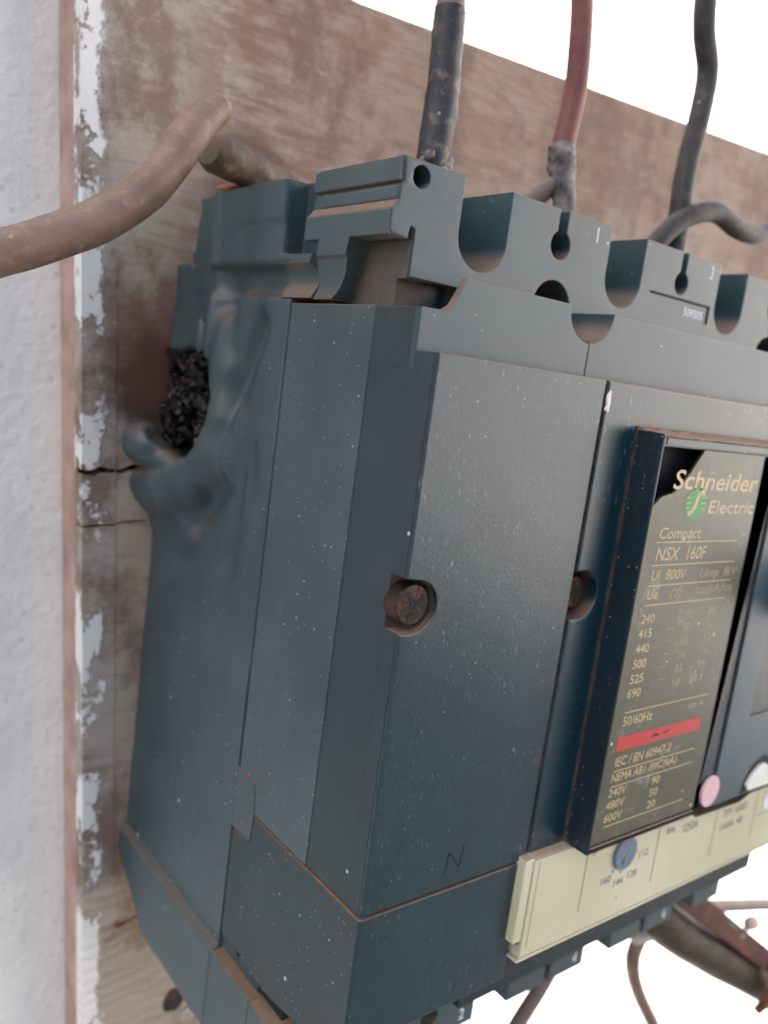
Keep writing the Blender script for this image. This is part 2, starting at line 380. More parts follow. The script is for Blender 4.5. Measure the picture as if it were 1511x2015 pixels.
# --- melted base case: a distance field turned into a surface (surface nets)
def surface_nets(F, o, h):
    nx, ny, nz = F.shape; s = F < 0
    m = np.zeros((nx-1, ny-1, nz-1), np.int8)
    for i in (0, 1):
        for j in (0, 1):
            for k in (0, 1): m += s[i:nx-1+i, j:ny-1+j, k:nz-1+k]
    act = (m > 0) & (m < 8); idx = -np.ones(act.shape, np.int64); ids = np.argwhere(act); idx[act] = np.arange(len(ids))
    acc = np.zeros((len(ids), 3)); cnt = np.zeros(len(ids))
    cs = [(i, j, k) for i in (0, 1) for j in (0, 1) for k in (0, 1)]
    for a in cs:
        for ax in range(3):
            if a[ax]: continue
            b_ = list(a); b_[ax] = 1
            fa = F[ids[:, 0]+a[0], ids[:, 1]+a[1], ids[:, 2]+a[2]]; fb = F[ids[:, 0]+b_[0], ids[:, 1]+b_[1], ids[:, 2]+b_[2]]
            c = (fa < 0) != (fb < 0); tt = np.where(c, fa/np.where(c, fa-fb, 1), 0)
            p = np.tile(np.array(a, float), (len(ids), 1)); p[:, ax] += tt
            acc[c] += p[c]; cnt[c] += 1
    vv = (ids+acc/cnt[:, None])*h+o
    quads = []
    for ax in range(3):
        sl0 = [slice(1, n-1) for n in F.shape]; sl1 = [slice(1, n-1) for n in F.shape]
        sl0[ax] = slice(0, F.shape[ax]-1); sl1[ax] = slice(1, F.shape[ax])
        A, Bq = s[tuple(sl0)], s[tuple(sl1)]; ch = np.argwhere(A != Bq)
        base = ch.copy(); u, v_ = [(1, 2), (2, 0), (0, 1)][ax]
        base[:, u] += 1; base[:, v_] += 1
        def cell(du, dv):
            q = base.copy(); q[:, u] -= du; q[:, v_] -= dv; return idx[q[:, 0], q[:, 1], q[:, 2]]
        q = np.stack([cell(1, 1), cell(0, 1), cell(0, 0), cell(1, 0)], 1)
        fl = A[ch[:, 0], ch[:, 1], ch[:, 2]]; q[~fl] = q[~fl][:, ::-1]; quads.append(q[(q >= 0).all(1)])
    return vv, np.concatenate(quads)
def mesh_from(vv, q, name):
    me = bpy.data.meshes.new(name); n = len(vv)
    me.vertices.add(n); cc = np.stack([vv[:, 0]*S, -vv[:, 1]*S, vv[:, 2]*S], 1).astype(np.float32); me.vertices.foreach_set('co', cc.ravel())
    q = q[:, ::-1]; me.loops.add(len(q)*4); me.loops.foreach_set('vertex_index', q.ravel().astype(np.int32))
    me.polygons.add(len(q)); me.polygons.foreach_set('loop_start', np.arange(0, len(q)*4, 4, dtype=np.int32)); me.polygons.foreach_set('loop_total', np.full(len(q), 4, np.int32))
    me.update(); me.validate()
    b = bmesh.new(); b.from_mesh(me); bmesh.ops.recalc_face_normals(b, faces=b.faces); b.to_mesh(me); b.free(); return me
def segd(P, a, b):
    a, b = np.array(a, float), np.array(b, float); d = b-a; t_ = np.clip(((P[0]-a[0])*d[0]+(P[1]-a[1])*d[1])/(d@d), 0, 1)
    return np.hypot(P[0]-a[0]-t_*d[0], P[1]-a[1]-t_*d[1]), t_
def vnoise(shape, o, h, sc_, seed):
    """smooth value noise on the grid"""
    r = np.random.default_rng(seed); n = [int(sh*h/sc_)+3 for sh in shape]; G = r.uniform(-1, 1, n)
    ax = [np.arange(sh)*h/sc_ for sh in shape]; out = G
    for a in range(3):
        i = ax[a].astype(int); f_ = ax[a]-i; f_ = f_*f_*(3-2*f_)
        shp = [1, 1, 1]; shp[a] = -1
        out = np.take(out, i, a)*(1-f_.reshape(shp))+np.take(out, i+1, a)*f_.reshape(shp)
    return out
H = .5; O = np.array([-14., -2.5, 2.])
gx = np.arange(O[0], 24, H); gd = np.arange(O[1], 49, H); gz = np.arange(O[2], 163, H)
X, D, Z = np.meshgrid(gx, gd, gz, indexing='ij')
dd, zz = D[0], Z[0]
# outward displacement of the side wall (mm), by depth and height
e = lambda d, s_: np.exp(-(d/s_)**2)
side = np.zeros_like(dd)
# raised upper moulding, groove under it
mould = 1/(1+np.exp(-(dd-17)/1.2))
side += .9/(1+np.exp(-(zz-146.6)/.16))*mould
side += .35*(1/(1+np.exp(-(zz-153.6)/.12)))*mould
side -= 2.0*np.clip(1-((zz-143.9)/2.6)**2, 0, 1)**.5*mould*np.clip(1-np.exp(-(dd-16)/6), 0, 1)
# softened pocket at the groove's rear end
side -= 2.6*np.exp(-((dd-24.5)/3.2)**2-((zz-139.2)/4.2)**2)
side += .9*np.exp(-((dd-19.5)/1.7)**2)*(zz > 129)
side -= 1.8*e(np.hypot((dd-8)*.45, (zz-140)*.25), 3.0)*(dd < 18)
# melted lip running round the hole, and the big folds below it
path = [(21.5, 139), (23, 130), (25.0, 121), (24.5, 114), (19, 108), (10, 104), (1, 103)]; amp = [.8, 1.3, 1.6, 2.0, 2.9, 3.6, 4.4]; sg = [3, 3, 3.1, 3.2, 3.6, 4.0, 4.6]
ridge = np.zeros_like(dd)
for i in range(len(path)-1):
    d_, t_ = segd((dd, zz), path[i], path[i+1]); a_ = amp[i]*(1-t_)+amp[i+1]*t_; s_ = sg[i]*(1-t_)+sg[i+1]*t_
    ridge = np.maximum(ridge, a_*e(d_, s_))
side += ridge*1.15
side += 2.6*np.exp(-((dd-5)/9)**2-((zz-98)/4.8)**2)
side += 1.5*np.exp(-((dd-32)/2.8)**2-((zz-114)/10)**2)
d_, _ = segd((dd, zz), (33, 124), (40, 104)); side += .8*e(d_, 1.8)
d_, _ = segd((dd, zz), (37, 136), (29, 118)); side -= 2.9*e(d_, 2.3)*(1-mould*(zz > 141))
d_, _ = segd((dd, zz), (31, 106), (20, 97)); side -= 2.3*e(d_, 3.0)
d_, _ = segd((dd, zz), (38, 112), (34, 94)); side -= 1.2*e(d_, 3.4)
d_, _ = segd((dd, zz), (30, 92), (12, 88)); side -= .6*e(d_, 3.0)
side *= 1/(1+np.exp((dd-45.2)/.5))*.999*(zz < 141)+(zz >= 141)
# flange along the bottom
side += 1.5/(1+np.exp((zz-21.6)/.12))
smo = .30*np.sin(dd*.33+zz*.21)+.22*np.sin(dd*.7-zz*.37+1)
side += smo*np.exp(-((zz-115)/26)**2)*np.clip((44-dd)/8, 0, 1)
F = -X-side[None]
F = np.maximum(F, X-22)
F = np.maximum(F, -D-.2+.0*X); F = np.maximum(F, D-47.15)
F = np.maximum(F, Z-160.3); F = np.maximum(F, 4.6-Z)
# open gap to the front cover high up
F = np.maximum(F, -np.maximum(np.maximum(44.3-D, 148.2-Z), X-5))
# bottom rear corner cut, ragged top rear corner
F = np.maximum(F, ((13.5-Z)*.82+(4-D)*.57)*1.0)
n1 = vnoise(F.shape, O, H, 3.0, 1); n2 = vnoise(F.shape, O, H, 1.4, 2); n3 = vnoise(F.shape, O, H, 6, 3)
rag = n1*.9+n2*.6
c1 = np.maximum(D-8.6+rag, 153.2-Z+rag*.8); c2 = np.maximum(D-6.3+rag, 147.6-Z+rag*.6)
F = np.maximum(F, -np.minimum(c1, c2))
def smax(a, b, k):
    h = np.clip(.5-.5*(b-a)/k, 0, 1); return b*(1-h)+a*h+k*h*(1-h)
def smin(a, b, k): return -smax(-a, -b, k)
# melted lobes hanging off the rear edge
def ell(c, r): 
    q = np.sqrt(((X-c[0])/r[0])**2+((D-c[1])/r[1])**2+((Z-c[2])/r[2])**2); return (q-1)*min(r)
def cap(p0, p1, r0, r1):
    a_, b_ = np.array(p0, float), np.array(p1, float); d_ = b_-a_
    t_ = np.clip(((X-a_[0])*d_[0]+(D-a_[1])*d_[1]+(Z-a_[2])*d_[2])/(d_@d_), 0, 1)
    return np.sqrt((X-a_[0]-t_*d_[0])**2+(D-a_[1]-t_*d_[1])**2+(Z-a_[2]-t_*d_[2])**2)-(r0*(1-t_)+r1*t_)
lip = [(-.6, 3.0, 101.2, 4.7), (-.4, 10, 102.6, 5.0), (.5, 18, 105.4, 4.4), (1.0, 25.2, 111.2, 3.6), (1.2, 27.4, 119, 3.0), (1.4, 26.6, 128, 2.5), (1.6, 24.2, 136, 1.9)]
for p_, q_ in zip(lip, lip[1:]): F = smin(F, cap(p_[:3], q_[:3], p_[3], q_[3]), 3.2)
# burnt-out cavity
hole = ell((3, 12.8, 119.6), (15, 13.4, 11.2)) + n1*.6
hole = smin(hole, np.maximum(np.maximum(np.abs(Z-121.5)-8.2, D-15), X-13)+n2*.3, 3)
F = smax(F, -hole, 1.4)
lobe = smin(ell((-5.2, 4.4, 110.6), (4.2, 6.4, 4.5)), ell((-2.2, 9.5, 107.6), (3.4, 7, 3.0)), 2.0)
lobe = smax(lobe, -ell((-3.2, 10.5, 114.6), (4.2, 4.6, 3.6)), 1.2)
F = smin(F, lobe, .35)
F += n3*.10*(Z > 85)*(D < 40)
# curled shred above the hole
F = np.minimum(F, ell((-.9, 16.6, 133.6), (.9, 1.5, 3.6)))
vv, q = surface_nets(F, O, H)
me = mesh_from(vv, q, 'base_case')
t_ = m_melt.node_tree; pr = [n for n in t_.nodes if n.type == 'BSDF_PRINCIPLED'][0]; src = pr.inputs['Base Color'].links[0].from_socket
gm = t_.nodes.new('ShaderNodeNewGeometry'); dm = t_.nodes.new('ShaderNodeVectorMath'); dm.operation = 'DISTANCE'; t_.links.new(gm.outputs['Position'], dm.inputs[0]); dm.inputs[1].default_value = (.011, -.0105, .1185)
nz_ = t_.nodes.new('ShaderNodeTexNoise'); nz_.inputs['Scale'].default_value = 260; nz_.inputs['Detail'].default_value = 5; t_.links.new(gm.outputs['Position'], nz_.inputs['Vector'])
ad = t_.nodes.new('ShaderNodeMath'); ad.operation = 'MULTIPLY_ADD'; t_.links.new(nz_.outputs['Fac'], ad.inputs[0]); ad.inputs[1].default_value = .006; t_.links.new(dm.outputs['Value'], ad.inputs[2])
mr = t_.nodes.new('ShaderNodeMapRange'); t_.links.new(ad.outputs[0], mr.inputs[0]); mr.inputs[1].default_value = .0205; mr.inputs[2].default_value = .0175
mx = t_.nodes.new('ShaderNodeMix'); mx.data_type = 'RGBA'; t_.links.new(mr.outputs[0], mx.inputs[0]); t_.links.new(src, mx.inputs[6]); mx.inputs[7].default_value = (.008, .006, .006, 1); t_.links.new(mx.outputs[2], pr.inputs['Base Color'])
base = link('base_case', me, m_melt, brk, None, 40)
base['label'] = 'rear case half melted open at its left edge'
F_=0
del X, D, Z, F, n1, n2, n3, hole, rag

# char and spatter inside the hole
m_char = simple('charcoal_crust', (.002, .0015, .0015), .45, 0, .6, 500, .5, 1.0, (.010, .008, .008))
m_ash = simple('greyish_ash', (.004, .003, .003), .7, 0, .5, 450, .4, .9, (.050, .035, .036))
m_cu = simple('scorched_copper', (.42, .20, .10), .55, .1, .4, 600, .5, .6, (.60, .38, .25))
from mathutils import noise as mn
def crust(name, mat, d0, d1, z0, z1, depth, amp, fr, seed, st=.28):
    nd_, nz_ = int((d1-d0)/st)+1, int((z1-z0)/st)+1; mb = MB(); G = []
    for i in range(nd_):
        row = []
        for j in range(nz_):
            d, z = d0+i*st, z0+j*st; p = Vector((d*fr+seed, z*fr, seed*1.7))
            n_ = mn.turbulence(p, 5, True, noise_basis='PERLIN_ORIGINAL', amplitude_scale=.62, frequency_scale=2.1)
            q_ = mn.noise(Vector((d*.21+seed, z*.21, 0)))
            w2 = mn.noise_vector(p*1.7)
            row.append(mb.bm.verts.new(V(depth(d, z)-amp*n_-amp*.6*q_, d+w2.x*.7, z+w2.y*.7)))
        G.append(row)
    for i in range(nd_-1):
        for j in range(nz_-1): mb.bm.faces.new((G[i][j], G[i+1][j], G[i+1][j+1], G[i][j+1]))
    return mb.build(name, mat, brk, 'stuff', 70)
r = random.Random(4)
crust('charred_core', m_char, -1.5, 24, 108.5, 132, lambda d, z: 9.0-.10*(22-d), 2.4, .33, 3.1)
m_scorch = simple('scorched_red_brown', (.030, .010, .008), .7, 0, .5, 450, .4, .9, (.11, .035, .026))
for nm, mt, cnt, rng_, sd0 in (('clinker', m_char, 170, (.45, 1.35), 0), ('ash_flake', m_ash, 46, (.35, .95), 400), ('scorched_crumb', m_scorch, 14, (.35, .8), 700)):
    mb = MB()
    for i in range(cnt):
        d = r.uniform(-.5, 23) if nm == 'clinker' else r.uniform(0, 12); z = r.uniform(109.8, 130.3)
        if nm == 'ash_flake': z = r.uniform(116, 129)
        x = 5.2+r.uniform(-2.2, 1.8)-.17*(20-d)+.012*(z-120)**2
        lump(mb, (x, d, z), r.uniform(*rng_), .85, sd0+i, 2, (1, r.uniform(.5, 1.7), r.uniform(.4, 1.6)), 1.9)
    mb.build(nm, mt, brk, 'stuff', 50)
mb = MB()
for i, (d, z, rr_) in enumerate(((17.5, 113.2, .8), (19.5, 115.4, .9), (15.5, 111.8, .6), (20, 117.4, .5), (14.2, 112.6, .45), (16.5, 114.8, .4), (19, 112.5, .5))):
    lump(mb, (1.7, d-.3, z), rr_*1.0, .6, 300+i, 2, (1, .7, 1.7), 1.4)
mb.build('copper_bead', m_cu, brk, 'stuff', 60)

# --- rest of the rear case (crisp) and its groove piece next to the front cover
mb = MB(); mb.box(21.5, 140, 0, 47.2, 5, 146, .6); mb.box(1.6, 138, 40, 60, 26, 140, 0)
mb.build('rear_case', m_side, brk)
def profile(d0f, d1f, prof, name, mat, par, bev=0):
    """XZ outline swept along D, each point with its own end depths"""
    mb = MB(); A = [mb.bm.verts.new(V(x, d0f(z), z)) for x, z in prof]; Bv = [mb.bm.verts.new(V(x, d1f(z), z)) for x, z in prof]
    mb.bm.faces.new(A); mb.bm.faces.new(Bv); n = len(prof)
    for i in range(n): mb.bm.faces.new((A[i], A[(i+1) % n], Bv[(i+1) % n], Bv[i]))
    return mb.build(name, mat, par)
gro = [(6, 148), (6, 141.2), (-.05, 141.2), (.25, 142), (1.0, 143.2), (1.35, 144.4), (1.1, 145.5), (.4, 146.2), (-.6, 146.6), (-.7, 148)]
profile(lambda z: 44, lambda z: 53.2+.5*math.sin((z-141)*.95), gro, 'groove_end', m_side, brk)
prism_tab = [(46.9, 58.2), (53.2, 57.3), (53.7, 46.9), (47.9, 46.2), (46.9, 47)]
mb = MB(); mb.prism([(46.9, 58.2), (47.3, 58.0), (53.3, 57.3), (54.0, 52.2), (53.6, 46.9), (52.9, 46.6), (47.9, 46.4), (46.9, 46.4)], .04, 5, 'DZ', .08); mb.build('latch_tab', m_side, brk)

# --- terminal shields, upper
def walls(zt, zb, up=True):
    """outline of the comb of barrier walls with round-bottomed cups between them"""
    s_ = 1 if up else -1; pts = []
    for k in range(4):
        cx = 17.5+35*k; cz = zt-8*s_
        pts += [(cx-5, zt)]+[(x, z) for x, z in arc(cx, cz, 5, 180, 360 if up else 0, 16)]+[(cx+5, zt)]
    return pts
top = [(14, 139), (14, 144.9), (4.2, 144.9), (4.2, 151.6), (3.4, 151.9), (3.0, 150.2), (.2, 150.2), (-.25, 150.7), (-.35, 153.7), (.7, 154.9), (.9, 157.2), (1.3, 157.5), (1.0, 161)]
top += walls(161, 139)+[(140, 161), (140, 139)]
# keyhole slots cut from the top edge: inserted into the outline from left to right
def keyhole(cx, cz, r, w_, zt, s_=1):
    a = math.degrees(math.asin(w_/2/r))
    if s_ > 0: return [(cx-w_/2, zt)]+arc(cx, cz, r, 90+a, 450-a, 18)+[(cx+w_/2, zt)]
    return [(cx-w_/2, zt)]+arc(cx, cz, r, 270-a, -90+a, 18)+[(cx+w_/2, zt)]
def insert(outline, kx, kh, zt):
    out = []
    for i, p in enumerate(outline):
        out.append(p); n_ = outline[(i+1) % len(outline)]
        if abs(p[1]-zt) < 1e-6 and abs(n_[1]-zt) < 1e-6 and p[0] < kx < n_[0]: out += kh
    return out
top = insert(top, 35, keyhole(34.9, 155.4, 2.3, 2.1, 161), 161)
top = insert(top, 70, keyhole(70, 155.2, 2.1, 1.6, 161), 161)
top = insert(top, 105, keyhole(105, 155.2, 2.1, 1.6, 161), 161)
holes = [arc(4.15, 158.8, 1.55, 0, 345, 23)]
holes += [arc(cx, 145.2, 4.5, 0, 350, 35) for cx in (34.9, 105.2)]
tb = plate('terminal_shield', top, holes, 50, 72.4, m_top, brk, .22)
mb = MB()
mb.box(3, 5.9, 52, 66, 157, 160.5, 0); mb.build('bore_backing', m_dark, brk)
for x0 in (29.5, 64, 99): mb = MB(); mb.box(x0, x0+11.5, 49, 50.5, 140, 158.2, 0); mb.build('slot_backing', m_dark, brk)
mb = MB()                                                                        # walls carried back between the poles
for x0, x1 in ((3, 12.4), (22.6, 47.4), (57.6, 82.4), (92.6, 117.4), (127.6, 140)): mb.box(x0, x1, 22, 49.9, 146.5, 160.5, .5)
mb.build('barrier_wall', m_top, brk, 'stuff')
# side details of the neutral pole: ribs, dusty ledge, mouth of the side pocket
mb = MB(); mb.box(.35, 3, 50.2, 72.0, 157.6, 160.6, .2); mb.box(.55, 3, 52.4, 72.1, 155.1, 157.0, .25); mb.build('side_rib', m_side, brk)
profile(lambda z: 50.2, lambda z: 72.2, [(3.2, 150.15), (-.35, 150.15), (-.45, 150.6), (-.45, 153.5), (.7, 155.0), (3.2, 155.0)], 'side_rail', m_side, brk)
def arc_end(z):
    k = (z-141)/9.2; return 59.2+ (3.6*max(0, k)**.55)
pf = [(5, 150.15), (5, 141), (-.05, 141), (.2, 142), (.5, 143), (.6, 144), (.55, 145.3), (.25, 146.4), (.2, 147.1), (-.35, 147.6), (-.4, 150.15)]
profile(lambda z: 54.2+.5*math.sin((z-141)*.95), arc_end, pf, 'side_hook', m_side, brk)
mb = MB(); mb.prism([(50, 138), (69.9, 138), (69.9, 144.6), (72.1, 144.8), (72.1, 150.0), (50, 150.0)], 4.0, 9, 'DZ', .05); mb.build('pocket_floor', m_grimy, brk)
mb = MB(); mb.box(4.3, 15, 60, 69.6, 138, 145.3, .1); mb.build('pocket_step', m_nose, brk)  # darker nose plastic stands for the shade under the terminal overhang
for cx, lab in ((44.6, '1'), (79.9, '3')):
    text(lab, cx-1.1, 157.6, 2.5, simple('number_white', (.62, .70, .72), .6, 0, .1) if lab == '1' else bpy.data.materials['number_white'], tb, 72.42, 0, .8, 'number', .03, None, 0, 1, .012)
text('509305', 72.2, 149.6, 1.5, bpy.data.materials['number_white'], tb, 72.42, 0, 1, 'serial_number', .03, 6.6, 0, 1, .02)
mb = MB(); mb.box(61.0, 80.6, 72.38, 72.62, 152.1, 152.5, 0); mb.box(80.2, 80.6, 72.38, 72.62, 149.0, 152.1, 0); mb.build('number_frame', m_dark, tb)

# --- middle case side (lighter strip) and front cover of the neutral pole
mid = [(47.75, 140.3), (47.75, 58.35), (53.65, 57.6), (54.35, 52.25), (71.05, 52.25), (71.05, 140.3)]
mb = MB(); mb.prism(mid, .0, 34, 'DZ', .15); mb.build('middle_case', m_side, brk)
sx = 35.35
outer = [(.18, 52.35), (sx, 52.35), (sx, 134.4), (.18, 134.4)]
mb = MB(); mb.box(.18, sx, 71.1, 82.4, 52.35, 134.4, .06)
side_band = mb.build('cover_side', m_band, brk)
notch = [(.18, 95.6), (2.2, 95.5)]+arc(2.3, 99.45, 3.9, -88, 88, 14)+[(.18, 103.6)]
outer = [(.18, 52.35), (sx, 52.35), (sx, 134.4), (.18, 134.4)]+notch[::-1]
plate('cover_rim', outer, [], 82.41, 85.25, m_band, side_band, .04)
left_cover = plate('left_front_cover', outer, [], 85.26, 86, m_front, brk, .22)
left_cover['label'] = 'blank front cover marked N'
# its upper strip, set back, with the cut round the shaft hole
so_ = [(.1, 132), (sx, 132), (sx, 139.85)]+[p for p in arc(35.2, 145.2, 5.4, 271, 180, 10)][1:]+[(29.8, 145.2), (7.6, 145.2), (6.9, 143.6), (5.6, 141.2), (4.2, 140.4), (.1, 140.25)]
us = plate('upper_strip', so_, [], 79.9, 81.25, m_top, brk, .12)
mb = MB(); mb.box(.1, sx, 71.12, 79.88, 132, 140.2, .06); mb.build('strip_body', m_band, us)
mb = MB(); mb.box(30, 40.5, 72.45, 79.85, 139, 140.4, .1); mb.build('shaft_floor', m_grimy, brk)
# engraved N: dark strokes laid on the face in place of shaded grooves
mb = MB()
def stroke(mb, x0, z0, x1, z1, w_, d0, d1):
    L = math.hypot(x1-x0, z1-z0); nx, nz = -(z1-z0)/L*w_/2, (x1-x0)/L*w_/2
    mb.prism([(x0+nx, z0+nz), (x0-nx, z0-nz), (x1-nx, z1-nz), (x1+nx, z1+nz)], d0, d1, 'XZ', 0)
for a in ((16.2, 54.9, 16.6, 58.4), (16.6, 58.4, 19.2, 55.3), (19.2, 55.3, 19.7, 59.0)): stroke(mb, *a, .26, 85.9, 86.03)
mb.build('engraved_letter', m_dark, left_cover)

# --- central cover: face, groove wall, set-back strip
def star_screw(c, r, D0, name, rot=0.):
    s0 = thing_part = None
    mb = MB(); mb.disc(c, r, D0-3, D0, 40, 'D', None, .35)
    o = mb.build(name, m_screw, brk)
    mb = MB()
    for k in range(4):
        a = rot+k*math.pi/2; dx, dz = math.cos(a), math.sin(a)
        stroke(mb, c[0]+dx*.25, c[1]+dz*.25, c[0]+dx*r*.70, c[1]+dz*r*.70, r*.26, D0-.3, D0+.04)
    for k in range(4):
        a = rot+math.pi/4+k*math.pi/2; dx, dz = math.cos(a), math.sin(a)
        stroke(mb, c[0]+dx*r*.3, c[1]+dz*r*.3, c[0]+dx*r*.92, c[1]+dz*r*.92, r*.045, D0-.3, D0+.03)
    mb.build('cross_slot', m_dark, o)
    return o
m_screw = simple('rusty_dark_steel', (.016, .012, .011), .42, .5, .5, 330, .5, .6, (.080, .030, .018))
star_screw((2.55, 99.5), 3.05, 85.1, 'cover_screw', .5)
cx0 = 36.0
outer = [(cx0, 52.35), (140, 52.35), (140, 134.4), (cx0, 134.4)]
nt2 = [(cx0, 95.2), (38.0, 95.2)]+arc(38.2, 99.2, 4.0, -88, 88, 14)+[(38.0, 103.2), (cx0, 103.2)]
outer = outer+nt2[::-1]
center = plate('central_front_cover', outer, [[(91.6, 72.2), (125, 72.2), (125, 118), (91.6, 118)]], 82.4, 86.1, m_front, brk, .45)
mb = MB(); mb.box(36.0, 140, 47, 82.38, 52.3, 134.3, .1); mb.box(35, 36.5, 60, 80, 52.3, 134.3, 0); mb.build('central_case', m_dark, brk)
star_screw((38.3, 99.2), 2.75, 84.4, 'cover_screw', .2)
so2 = [(35.6, 132), (140, 132), (140, 145.2), (110.6, 145.2)]+arc(105.2, 145.2, 5.4, 0, -180, 16)[1:-1]+[(99.8, 145.2), (40.6, 145.2)]+arc(35.2, 145.2, 5.4, 0, -86, 10)[1:]
plate('central_strip', so2, [], 71.2, 81.2, m_top, brk, .2)

# --- lower cover (side view outline run across the neutral pole)
m_lowside = m_band
low = [(47.6, 45.9), (52.9, 46.2), (53.9, 46.6), (54.3, 51.75), (85.9, 51.75), (85.9, 29.3), (76, 26.2), (66, 24.4), (59.6, 24.0), (56.5, 25.0), (53.8, 25.4), (53.8, 24.1), (48.2, 24.6), (47.6, 25.4)]
mb = MB(); mb.prism(low, .02, 3.0, 'DZ', .15); mb.build('lower_cover_side', m_lowside, brk)
mb = MB(); mb.box(.3, 34.9, 79, 86.02, 29.3, 51.8, .3); mb.box(2.5, 34.5, 48, 80, 30, 51.5, .1)
mb.build('lower_cover_front', m_front, brk)
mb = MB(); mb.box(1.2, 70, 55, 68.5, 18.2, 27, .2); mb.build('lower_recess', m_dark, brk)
# lower middle face under the trip unit, leaning back to its bottom edge
mb = MB(); mb.prism([(50, 34), (84.8, 34), (77.2, 29.5), (76.6, 16.2), (60, 16.2)], 35.2, 140, 'DZ', .3); mb.build('trip_unit_base', m_nose, brk)
# flange of the base under it, and the lower comb of barrier walls
bot = [(3.5, 30), (3.5, 21.9), (-1.45, 21.4), (-1.45, 4)]+walls(4, 30, False)+[(140, 4), (140, 30)]
bot = insert(bot, 35, keyhole(34.9, 9.5, 2.2, 2, 4, -1), 4); bot = insert(bot, 70, keyhole(70, 9.5, 2.0, 1.6, 4, -1), 4); bot = insert(bot, 105, keyhole(105, 9.5, 2.0, 1.6, 4, -1), 4)
mb = MB(); mb.box(-1.45, 5, 46.95, 61.5, 4.2, 21.4, .2); mb.box(.9, 5, 46.95, 60.5, 21, 27, .1); mb.build('lower_side_piece', m_side, brk)
tl = plate('lower_terminal_shield', bot, [], 61.6, 70.2, m_side, brk, .25)
for cx, lab in ((44.4, '2'), (79.5, '4'), (114.5, '6')): text(lab, cx-1.1, 5.6, 2.5, bpy.data.materials['number_white'], tl, 70.22, 0, .85, 'number', .03, None, 0, 1, .012)

# --- raised nose with rating plate and handle frame
nose_out = [(45, 53.3), (78.5, 53.3), (79.5, 52.4), (96, 52.0), (100, 53.2), (140, 53.2), (140, 127.3), (45, 127.3)]
pl_hole = [(45.7, 54.6), (77.3, 54.6), (77.3, 125.2), (45.7, 125.2)]
ch_hole = [(77.9, 58), (82.6, 58), (82.6, 124.8), (77.9, 124.8)]
hd_hole = [(91.6, 72.2), (125, 72.2), (125, 118), (91.6, 118)]
nose = plate('front_nose', nose_out, [pl_hole, [(77.35, 60.2), (82.6, 60.2), (82.6, 124.8), (77.35, 124.8)], hd_hole], 86.05, 91.5, m_nose, brk, .3)
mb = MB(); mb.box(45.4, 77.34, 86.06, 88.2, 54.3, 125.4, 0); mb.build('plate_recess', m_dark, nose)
# lighter handle frame face laid on the nose, with the opening the toggle moves in
fo = [(82.9, 54.2), (139.9, 54.2), (139.9, 127.2), (82.9, 127.2)]
fr = plate('handle_frame', fo, [hd_hole], 91.5, 92.0, m_handle, brk, .2)
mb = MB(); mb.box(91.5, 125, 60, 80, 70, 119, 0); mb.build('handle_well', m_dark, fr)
mb = MB(); mb.prism([(83.0, 78.5), (83.0, 72.25), (91.4, 72.25), (91.3, 72.6)], 91.7, 124.9, 'DZ', 0); mb.build('handle_sill', m_handle, fr)
mb = MB(); mb.prism([(78, 90), (100, 92), (112, 95), (112, 101), (100, 104), (78, 106)], 101, 115, 'DZ', 1.0); mb.build('toggle_handle', m_nose, fr)
mb = MB(); mb.box(46.0, 139, 91.45, 91.62, 125.6, 126.7, 0.05); mb.build('top_trim', m_top, nose)
mb = MB(); mb.prism([(86.2, 127.9), (86.2, 127.2), (91.7, 126.75), (91.75, 126.95)], 45.1, 139.9, 'DZ', 0); mb.build('dust_ledge', simple('settled_brown_dust', (.20, .12, .08), .95, 0, .25, 500, .1, .8, (.32, .21, .15)), nose)

t = NT('olive_metal_plate')
col = t.mix(t.ramp(t.noise(60, 5), .3, .7), rgb(.048, .050, .030), rgb(.074, .076, .048))
col = t.mix(t.math('MULTIPLY', t.ramp(t.noise(1500, 3, .8), .58, .70), .45), col, rgb(.20, .21, .17))
wr = t.math('MULTIPLY', t.ramp(t.noise(110, 7, .8), .54, .66), t.ramp(t.noise(700, 4, .8), .42, .6)); col = t.mix(t.math('MULTIPLY', wr, .6), col, rgb(.33, .34, .31))
v = t.vor(500); g = t.math('MULTIPLY', t.ramp(v.outputs['Distance'], .15, .1), t.ramp(t.sep(v.outputs['Color'])[0], .91, .92)); col = t.mix(g, col, rgb(.7, .7, .68))
t.l(col, t.p.inputs['Base Color']); t.p.inputs['Roughness'].default_value = .42; t.p.inputs['Metallic'].default_value = .0; t.bump(t.noise(900, 3), .25, .0001)
m_plate = t.m
rp = plate('rating_plate', [(45.15, 55.2), (77.0, 55.2), (77.0, 125.25), (57.4, 125.25), (56.3, 123.9), (54.4, 121.4), (52.2, 119.2), (50.4, 117.8), (47.4, 117.1), (45.15, 115.4)], [], 91.1, 91.6, m_plate, brk, .08)
rp['label'] = 'olive rating plate with its upper left corner broken off'
def ink(name, c, wear=.5):
    t = NT(name); n_ = t.noise(1300, 4, .8)
    t.l(t.mix(t.math('MULTIPLY', t.ramp(n_, .50, .66), wear), rgb(*c), rgb(.10, .10, .07)), t.p.inputs['Base Color']); t.p.inputs['Roughness'].default_value = .5
    return t.m
m_gold = ink('cream_ink', (.55, .42, .22), .45); m_goldw = ink('worn_cream_ink', (.36, .29, .16), .9); m_red = ink('red_ink', (.46, .014, .020), .12); m_green = ink('green_ink', (.01, .23, .05), .2)
PD = 91.61
def T(body, x0, x1, z, h, mat=None, sh=.0, name='printed_line', bold=0.): return text(body, x0, z, h, mat or m_gold, rp, PD, sh, 1, name, .02, x1-x0, 0, 1, bold)
T('Schneider', 49.9, 76.6, 118.5, 3.2, None, .12, 'brand_lettering', .012)
